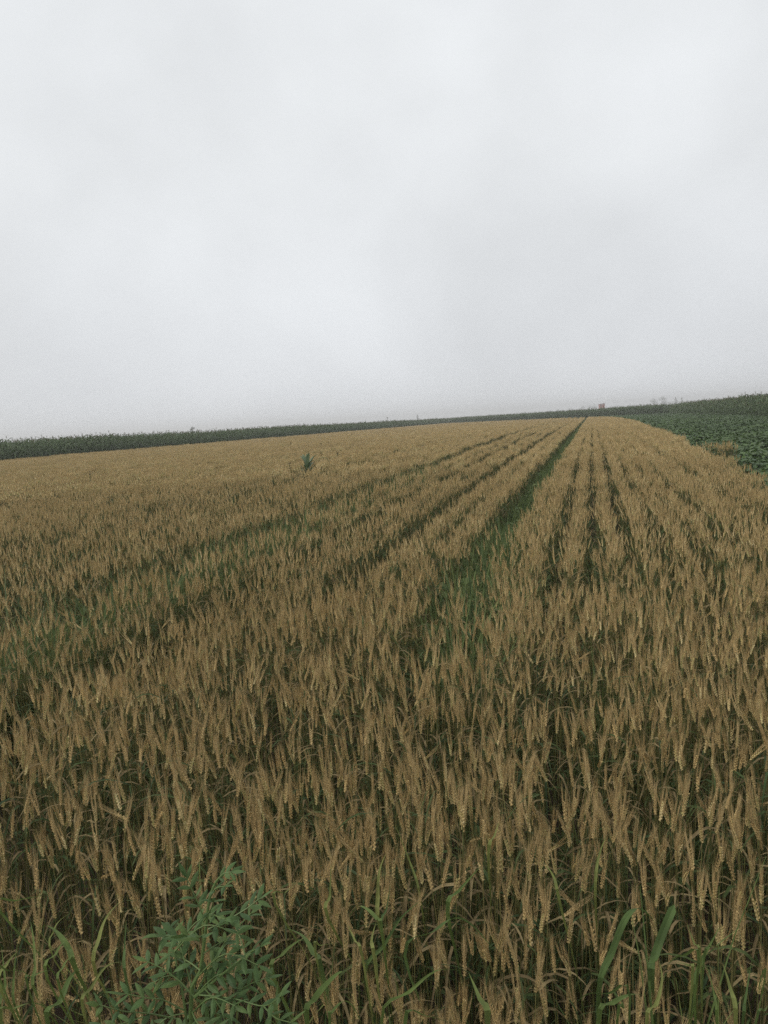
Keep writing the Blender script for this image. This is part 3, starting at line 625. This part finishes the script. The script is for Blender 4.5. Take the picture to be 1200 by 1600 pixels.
WEED_STEMS = [
   [(0.0,0.0,0.0),(-0.001,0.0,0.388),(-0.002,0.0,0.776),(0.017,0.01,0.848),(0.027,0.02,0.912),(0.033,0.03,0.959),(0.042,0.04,0.983),(0.052,0.05,0.991)] ,
   [(0.0,0.0,0.0),(-0.005,0.0,0.389),(-0.011,0.0,0.778),(-0.023,0.01,0.822),(-0.033,0.02,0.867)] ,
   [(0.008,0.0,0.808),(0.052,0.01,0.843),(0.092,0.02,0.874)] ,
]
WEED_LEAVES = [
  ([(0.037,0.0,0.948),(0.027,0.0,0.977),(0.013,0.0,1.012)],4,0.0319),
  ([(0.043,0.0,0.928),(0.075,0.01,0.942),(0.102,0.02,0.956),(0.12,0.03,0.968)],4,0.0368),
  ([(0.026,0.0,0.907),(0.009,-0.02,0.925),(-0.009,-0.04,0.938)],3,0.0417),
  ([(0.103,0.0,0.89),(0.122,-0.01,0.908),(0.141,-0.02,0.925)],2,0.0368),
  ([(0.058,0.0,0.851),(0.079,0.013,0.822),(0.099,0.027,0.825),(0.118,0.04,0.826)],4,0.0331),
  ([(0.017,0.0,0.813),(0.086,-0.017,0.829),(0.144,-0.033,0.837),(0.182,-0.05,0.872)],5,0.0331),
  ([(-0.01,0.0,0.781),(-0.038,-0.017,0.81),(-0.052,-0.033,0.823),(-0.083,-0.05,0.84)],4,0.0368),
  ([(-0.029,0.0,0.765),(-0.055,-0.03,0.794),(-0.079,-0.06,0.818),(-0.101,-0.09,0.849)],4,0.0344),
  ([(0.037,0.0,0.919),(0.042,-0.03,0.935),(0.039,-0.06,0.957)],2,0.0491),
  ([(0.061,0.0,1.005),(0.077,0.0,1.023),(0.092,0.0,1.028)],3,0.0270),
  ([(0.053,0.0,0.985),(0.069,-0.01,1.005),(0.09,-0.02,1.017)],2,0.0294),
  ([(0.023,0.0,0.856),(-0.014,0.02,0.855),(-0.059,0.04,0.845)],3,0.0393),
  ([(0.03,0.0,0.885),(0.037,0.025,0.882),(0.041,0.05,0.874)],2,0.0368),
  ([(0.008,0.0,0.808),(0.027,0.015,0.775),(0.051,0.03,0.753)],3,0.0344),
  ([(0.028,0.0,0.825),(0.058,-0.01,0.804),(0.069,-0.02,0.786)],3,0.0344),
  ([(-0.011,0.0,0.778),(-0.038,-0.01,0.774),(-0.053,-0.02,0.762)],3,0.0368),
  ([(0.103,0.0,0.89),(0.089,0.02,0.895),(0.073,0.04,0.901)],2,0.0319),
  ([(0.001,0.0,0.783),(0.029,-0.03,0.788),(0.072,-0.06,0.806)],3,0.0368),
  ([(0.127,0.0,0.809),(0.155,-0.02,0.809),(0.19,-0.04,0.822)],3,0.0319),
  ([(0.048,0.0,0.957),(0.07,-0.015,0.962),(0.091,-0.03,0.97)],2,0.0294),
  ([(-0.088,0.0,0.761),(-0.113,-0.025,0.764),(-0.13,-0.05,0.775)],3,0.0344),
  ([(0.036,0.0,0.94),(0.06,-0.015,0.974),(0.073,-0.03,0.997)],2,0.0294),
]

TUFT_LABEL = {
 'A': 'arching grass tuft in the bottom left corner below the wheat ears', 'B': 'thin bladed grass tuft just left of the leafy weed',
 'C': 'broad arching grass tuft just right of the leafy weed', 'D': 'upright bent grass tuft at the bottom between the leafy weed and the centre',
 'E': 'sparse long bladed grass tuft at the bottom centre', 'F': 'grass tuft with one tall hooked blade at the bottom right',
 'G': 'grass tuft with one broad straight blunt blade at the bottom right', 'H': 'branching grass tuft in the bottom right corner'}
def smooth(P, n=3):
    P = [Vector(p) for p in P]; o = []
    for i in range(len(P)-1):
        a, b, c, d = P[max(i-1, 0)], P[i], P[i+1], P[min(i+2, len(P)-1)]
        for k in range(n):
            t = k/n; o.append(.5*((2*b) + (c-a)*t + (2*a-5*b+4*c-d)*t*t + (3*b-a-3*c+d)*t**3))
    return o + [P[-1]]
for kx, (base, blades) in GRASS_TUFTS.items():
    t = empty('grass_tuft', base); tag(t, TUFT_LABEL[kx], 'grass')
    for j, (P, wd) in enumerate(blades):
        Q = smooth(P, 4); n = len(Q); b = MB(); blunt = (kx == 'G' and j == 0); W = []
        for i in range(n):
            q = i/(n-1); W.append(.5*wd*(.3 if i < 6 else min(1, .3+.14*(i-5)))*(1 if blunt and q < .97 else max(.04, min(1, (1-q)*2.4))))
        b.blade(Q, W, Vector((1, .25, random.uniform(-.45, .45))), 0, random.uniform(.12, .35)); link('blade', b.mesh('blade', ['grass']), t)

# loose thin grass along the near edge
EG = [tuft(9, .95, .16, .0032, 0, 1.5) for _ in range(5)]; EGM = []
def tuft_blades(q):
    o = []; 
    for k in range(0, len(q.v), 18):
        b = MB(); b.add(q.v[k:k+18], [tuple(i-k for i in f) for f in q.f if k <= f[0] < k+18], 0); o.append(b.mesh('blade', ['grass']))
    return o
EGM = [tuft_blades(q) for q in EG]
for i in range(40):
    x = -1.05 + 1.32*(i+random.random())/40; t = empty('grass_tuft', (x, random.uniform(.98, 1.22), 0), (0, 0, random.random()*6.28), random.uniform(.82, 1.0)); tag(t, 'thin bladed grass tuft mixed among the lowest wheat at the bottom edge', 'grass', 'thin grass along the near edge')
    for b in EGM[i % 5]: link('blade', b, t)

# the leafy weed in front
t = empty('leafy_weed', WEED_BASE); tag(t, 'blue green leafy weed with paired oval leaflets at the bottom left', 'weed')
for i, P in enumerate(WEED_STEMS):
    Q = smooth(P, 3); b = MB(); n = len(Q); r0_ = .0042 if i == 0 else .0028; b.tube(Q, [r0_*(1-.6*k/(n-1)) for k in range(n)], 6, 0); link('stem', b.mesh('stem', ['weedst']), t)
def leaflet(l):
    b = MB(); w0 = l*random.uniform(.13, .175); c = random.uniform(.02, .16)*l; P = [(0, 0, 0), (l*.2, 0, c*.3), (l*.42, 0, c*.6), (l*.66, 0, c*.5), (l*.86, 0, c*.1), (l, 0, -c*.5)]
    b.blade(P, [.0008, w0*.8, w0, w0*.82, w0*.42, .0002], (0, 1, 0), 0, random.uniform(.15, .4)); return b.mesh('leaflet', ['weed'])
camv = Vector((0, 0, 1.7)) - Vector(WEED_BASE) - Vector((0, 0, .85)); camv.normalize()
EXTRA = []
for i in range(18):            # the bushy lower part
    st_ = smooth(WEED_STEMS[i % 3], 3); z0 = random.uniform(.55, .93); p0 = min(st_, key=lambda p: abs(p.z-z0)); an = random.uniform(0, 6.28); ln = random.uniform(.07, .14)
    d_ = Vector((math.cos(an), math.sin(an)*.7, 0)); EXTRA.append(([p0, p0+d_*ln*.5+Vector((0, 0, ln*.45)), p0+d_*ln+Vector((0, 0, ln*random.uniform(.2, .7)))], random.choice((3, 4, 4)), random.uniform(.032, .042)))
for P, n, ll in WEED_LEAVES + EXTRA:
    Q = smooth(P, 5); b = MB(); b.tube(Q, [.0014*(1-.5*k/len(Q)) for k in range(len(Q))], 4, 0); lf = link('leaf', b.mesh('leaf', ['weedst']), t)
    up = Vector((random.uniform(-.35, .35), -.25, 1)).normalized()
    for i in range(n):
        f = .34 + .60*i/max(1, n-1) if n > 1 else .7; k = min(len(Q)-2, int(f*(len(Q)-1))); p = Q[k].lerp(Q[k+1], f*(len(Q)-1)-k); tg = (Q[k+1]-Q[k]).normalized()
        sd = tg.cross(up).normalized()
        items = [1, -1] if i < n-1 else [1, -1, 0]
        for sg_ in items:
            d = (tg*.65 + sd*sg_*random.uniform(.75, 1.05) + Vector((0, 0, random.uniform(-.3, .15)))) if sg_ else tg + Vector((0, 0, -.1))
            d.normalize(); nz = (up + Vector((random.gauss(0, .25), random.gauss(0, .25), 0))); nz = (nz - d*nz.dot(d)).normalized(); ny = nz.cross(d)
            mt_ = Matrix((d, ny, nz)).transposed().to_4x4()
            o_ = link('leaflet', leaflet(ll*random.uniform(.66, .9)), lf); o_.location = (Q[-1] if sg_ == 0 else p); o_.rotation_euler = mt_.to_euler()

# ------------------------------------------------------------------ far trees and the hut beyond the corn
def tree(x, y, h, wd, label, shape='round', grp=None):
    t = empty('tree', (x, y, 0)); tag(t, label, 'tree', grp); b = MB(); th = h*.45
    b.tube([(0, 0, 0), (.02*h, 0, th*.6), (0, .01*h, th*1.5)], [h*.03, h*.022, h*.008], 7, 0)
    cl = []
    for i in range(9):
        an = random.random()*6.28; rr = wd*.5*random.uniform(.15, .75); z = h*random.uniform(.35, .9)
        if shape == 'spire': rr *= max(.15, 1.15 - z/h)
        c = Vector((math.cos(an)*rr, math.sin(an)*rr, z)); cl.append((c, wd*random.uniform(.16, .30)*(1 if shape == 'round' else max(.35, 1.2-z/h))))
        b.tube([(0, 0, th*random.uniform(.4, 1.)), c*.6+Vector((0, 0, z*.3)), c], [h*.010, h*.007, h*.003], 4, 0)
    cl.append((Vector((0, 0, h*.88)), wd*(.22 if shape == 'round' else .09)))
    link('trunk', b.mesh('trunk', ['bark']), t); cb = MB()
    for c, r in cl:
        for _ in range(75):
            v = Vector((random.gauss(0, 1), random.gauss(0, 1), random.gauss(0, .85))); v = v.normalized()*r*random.random()**.4; p = c+v; s = h*random.uniform(.022, .04)
            d = Vector((random.gauss(0, 1), random.gauss(0, 1), random.gauss(0, .6))).normalized(); cb.blade([p-d*s, p, p+d*s], [.1*s, s*.55, .1*s], d.orthogonal(), 0, .3)
    link('crown', cb.mesh('crown', ['treel']), t)
tree(-275.3, 520, 7.9, 5.1, 'small rounded tree showing over the left cornfield')
tree(-277.7, 523, 6.8, 3.4, 'low bush of a tree tucked against the left side of the small rounded tree')
tree(-35.6, 1450, 10.0, 14.5, 'leftmost hazy tree on the horizon left of the red hut')
tree(-16.0, 1450, 11.5, 14.5, 'middle hazy tree on the horizon left of the red hut')
tree(0.8, 1450, 12.2, 20.9, 'broad hazy tree on the horizon nearest the red hut')
tree(103.1, 1450, 16.7, 14.5, 'leftmost hazy tree on the horizon right of the red hut')
tree(116.8, 1450, 19.0, 14.5, 'tall round hazy tree on the horizon right of the red hut')
tree(138.6, 1458, 18.3, 9.7, 'narrow hazy tree with pointed top on the horizon right of the red hut', 'spire')
tree(148.3, 1458, 16.7, 8.1, 'rightmost narrow hazy tree on the horizon right of the red hut', 'spire')
tree(-266.4, 1050, 11.4, 7.5, 'faint small tree over the far corn, left one of two', 'spire')
tree(-225.0, 1050, 12.0, 7.5, 'faint small tree over the far corn, right one of two', 'spire')
wb = MB()
for i in range(5200):
    x = random.uniform(130, 290); y = 1600 + random.uniform(-12, 12); hh = 9 + 2.6*float(noise2(x, 0, 9)); p = Vector((x, y, hh*random.random()**.5)); s = random.uniform(.3, .6)
    d = Vector((random.gauss(0, 1), random.gauss(0, 1), random.gauss(0, .6))).normalized(); wb.blade([p-d*s, p, p+d*s], [.1, s*.6, .1], d.orthogonal(), 0, .3)
o_ = link('far_wood', wb.mesh('far_wood', ['treel'])); tag(o_, 'pale distant wood along the horizon at the right', 'wood', None, 'stuff')

t = empty('hut', (5.7, 500, 0), (0, 0, .12), 1.23); tag(t, 'small reddish brick hut showing above the corn on the horizon', 'hut')
def part(name, mt, parent, boxes):
    b = MB(); [b.box(*q, 0) for q in boxes]; return link(name, b.mesh(name, [mt]), parent)
wl = part('wall', 'brick', t, [(-1.25, -1.0, -1.6, 1.6, 0, 4.45), (1.0, 1.25, -1.6, 1.6, 0, 4.75), (-1.0, 1.0, -1.6, -1.35, 0, 4.45), (-1.0, 1.0, 1.35, 1.6, 0, 4.45)])
rb = MB(); rb.add([(-1.4, -1.8, 4.46), (1.4, -1.8, 4.80), (1.4, 1.8, 4.80), (-1.4, 1.8, 4.46), (-1.4, -1.8, 4.60), (1.4, -1.8, 4.94), (1.4, 1.8, 4.94), (-1.4, 1.8, 4.60)], [(3, 2, 1, 0), (4, 5, 6, 7), (0, 1, 5, 4), (1, 2, 6, 5), (2, 3, 7, 6), (3, 0, 4, 7)], 0)
link('roof', rb.mesh('roof', ['roof']), t)
dr_ = part('door', 'dark', t, [(-.45, .45, -1.66, -1.603, 0, 2.0)]); part('handle', 'roof', dr_, [(.3, .36, -1.72, -1.663, 1.0, 1.1)])
wn = part('window', 'dark', t, [(-.9, -.45, -1.64, -1.603, 3.5, 4.0)]); part('sill', 'brick', wn, [(-.98, -.37, -1.72, -1.603, 3.42, 3.497)])

# ------------------------------------------------------------------ the hazy air
hb = MB(); hb.box(-950, 950, -180, 1780, -1, 19, 0); me = bpy.data.meshes.new('haze'); me.from_pydata(hb.v, [], hb.f); me.update()
hm_ = bpy.data.materials.new('haze'); hm_.use_nodes = True; ht = hm_.node_tree; ht.nodes.clear(); ho = ht.nodes.new('ShaderNodeOutputMaterial'); pv = ht.nodes.new('ShaderNodeVolumePrincipled')
pv.inputs['Color'].default_value = (1, 1, 1, 1); pv.inputs['Density'].default_value = .00095; pv.inputs['Anisotropy'].default_value = .2; ht.links.new(pv.outputs[0], ho.inputs['Volume'])
me.materials.append(hm_); hz = link('haze', me); tag(hz, 'thin pale haze hanging over the fields', 'haze', None, 'stuff')
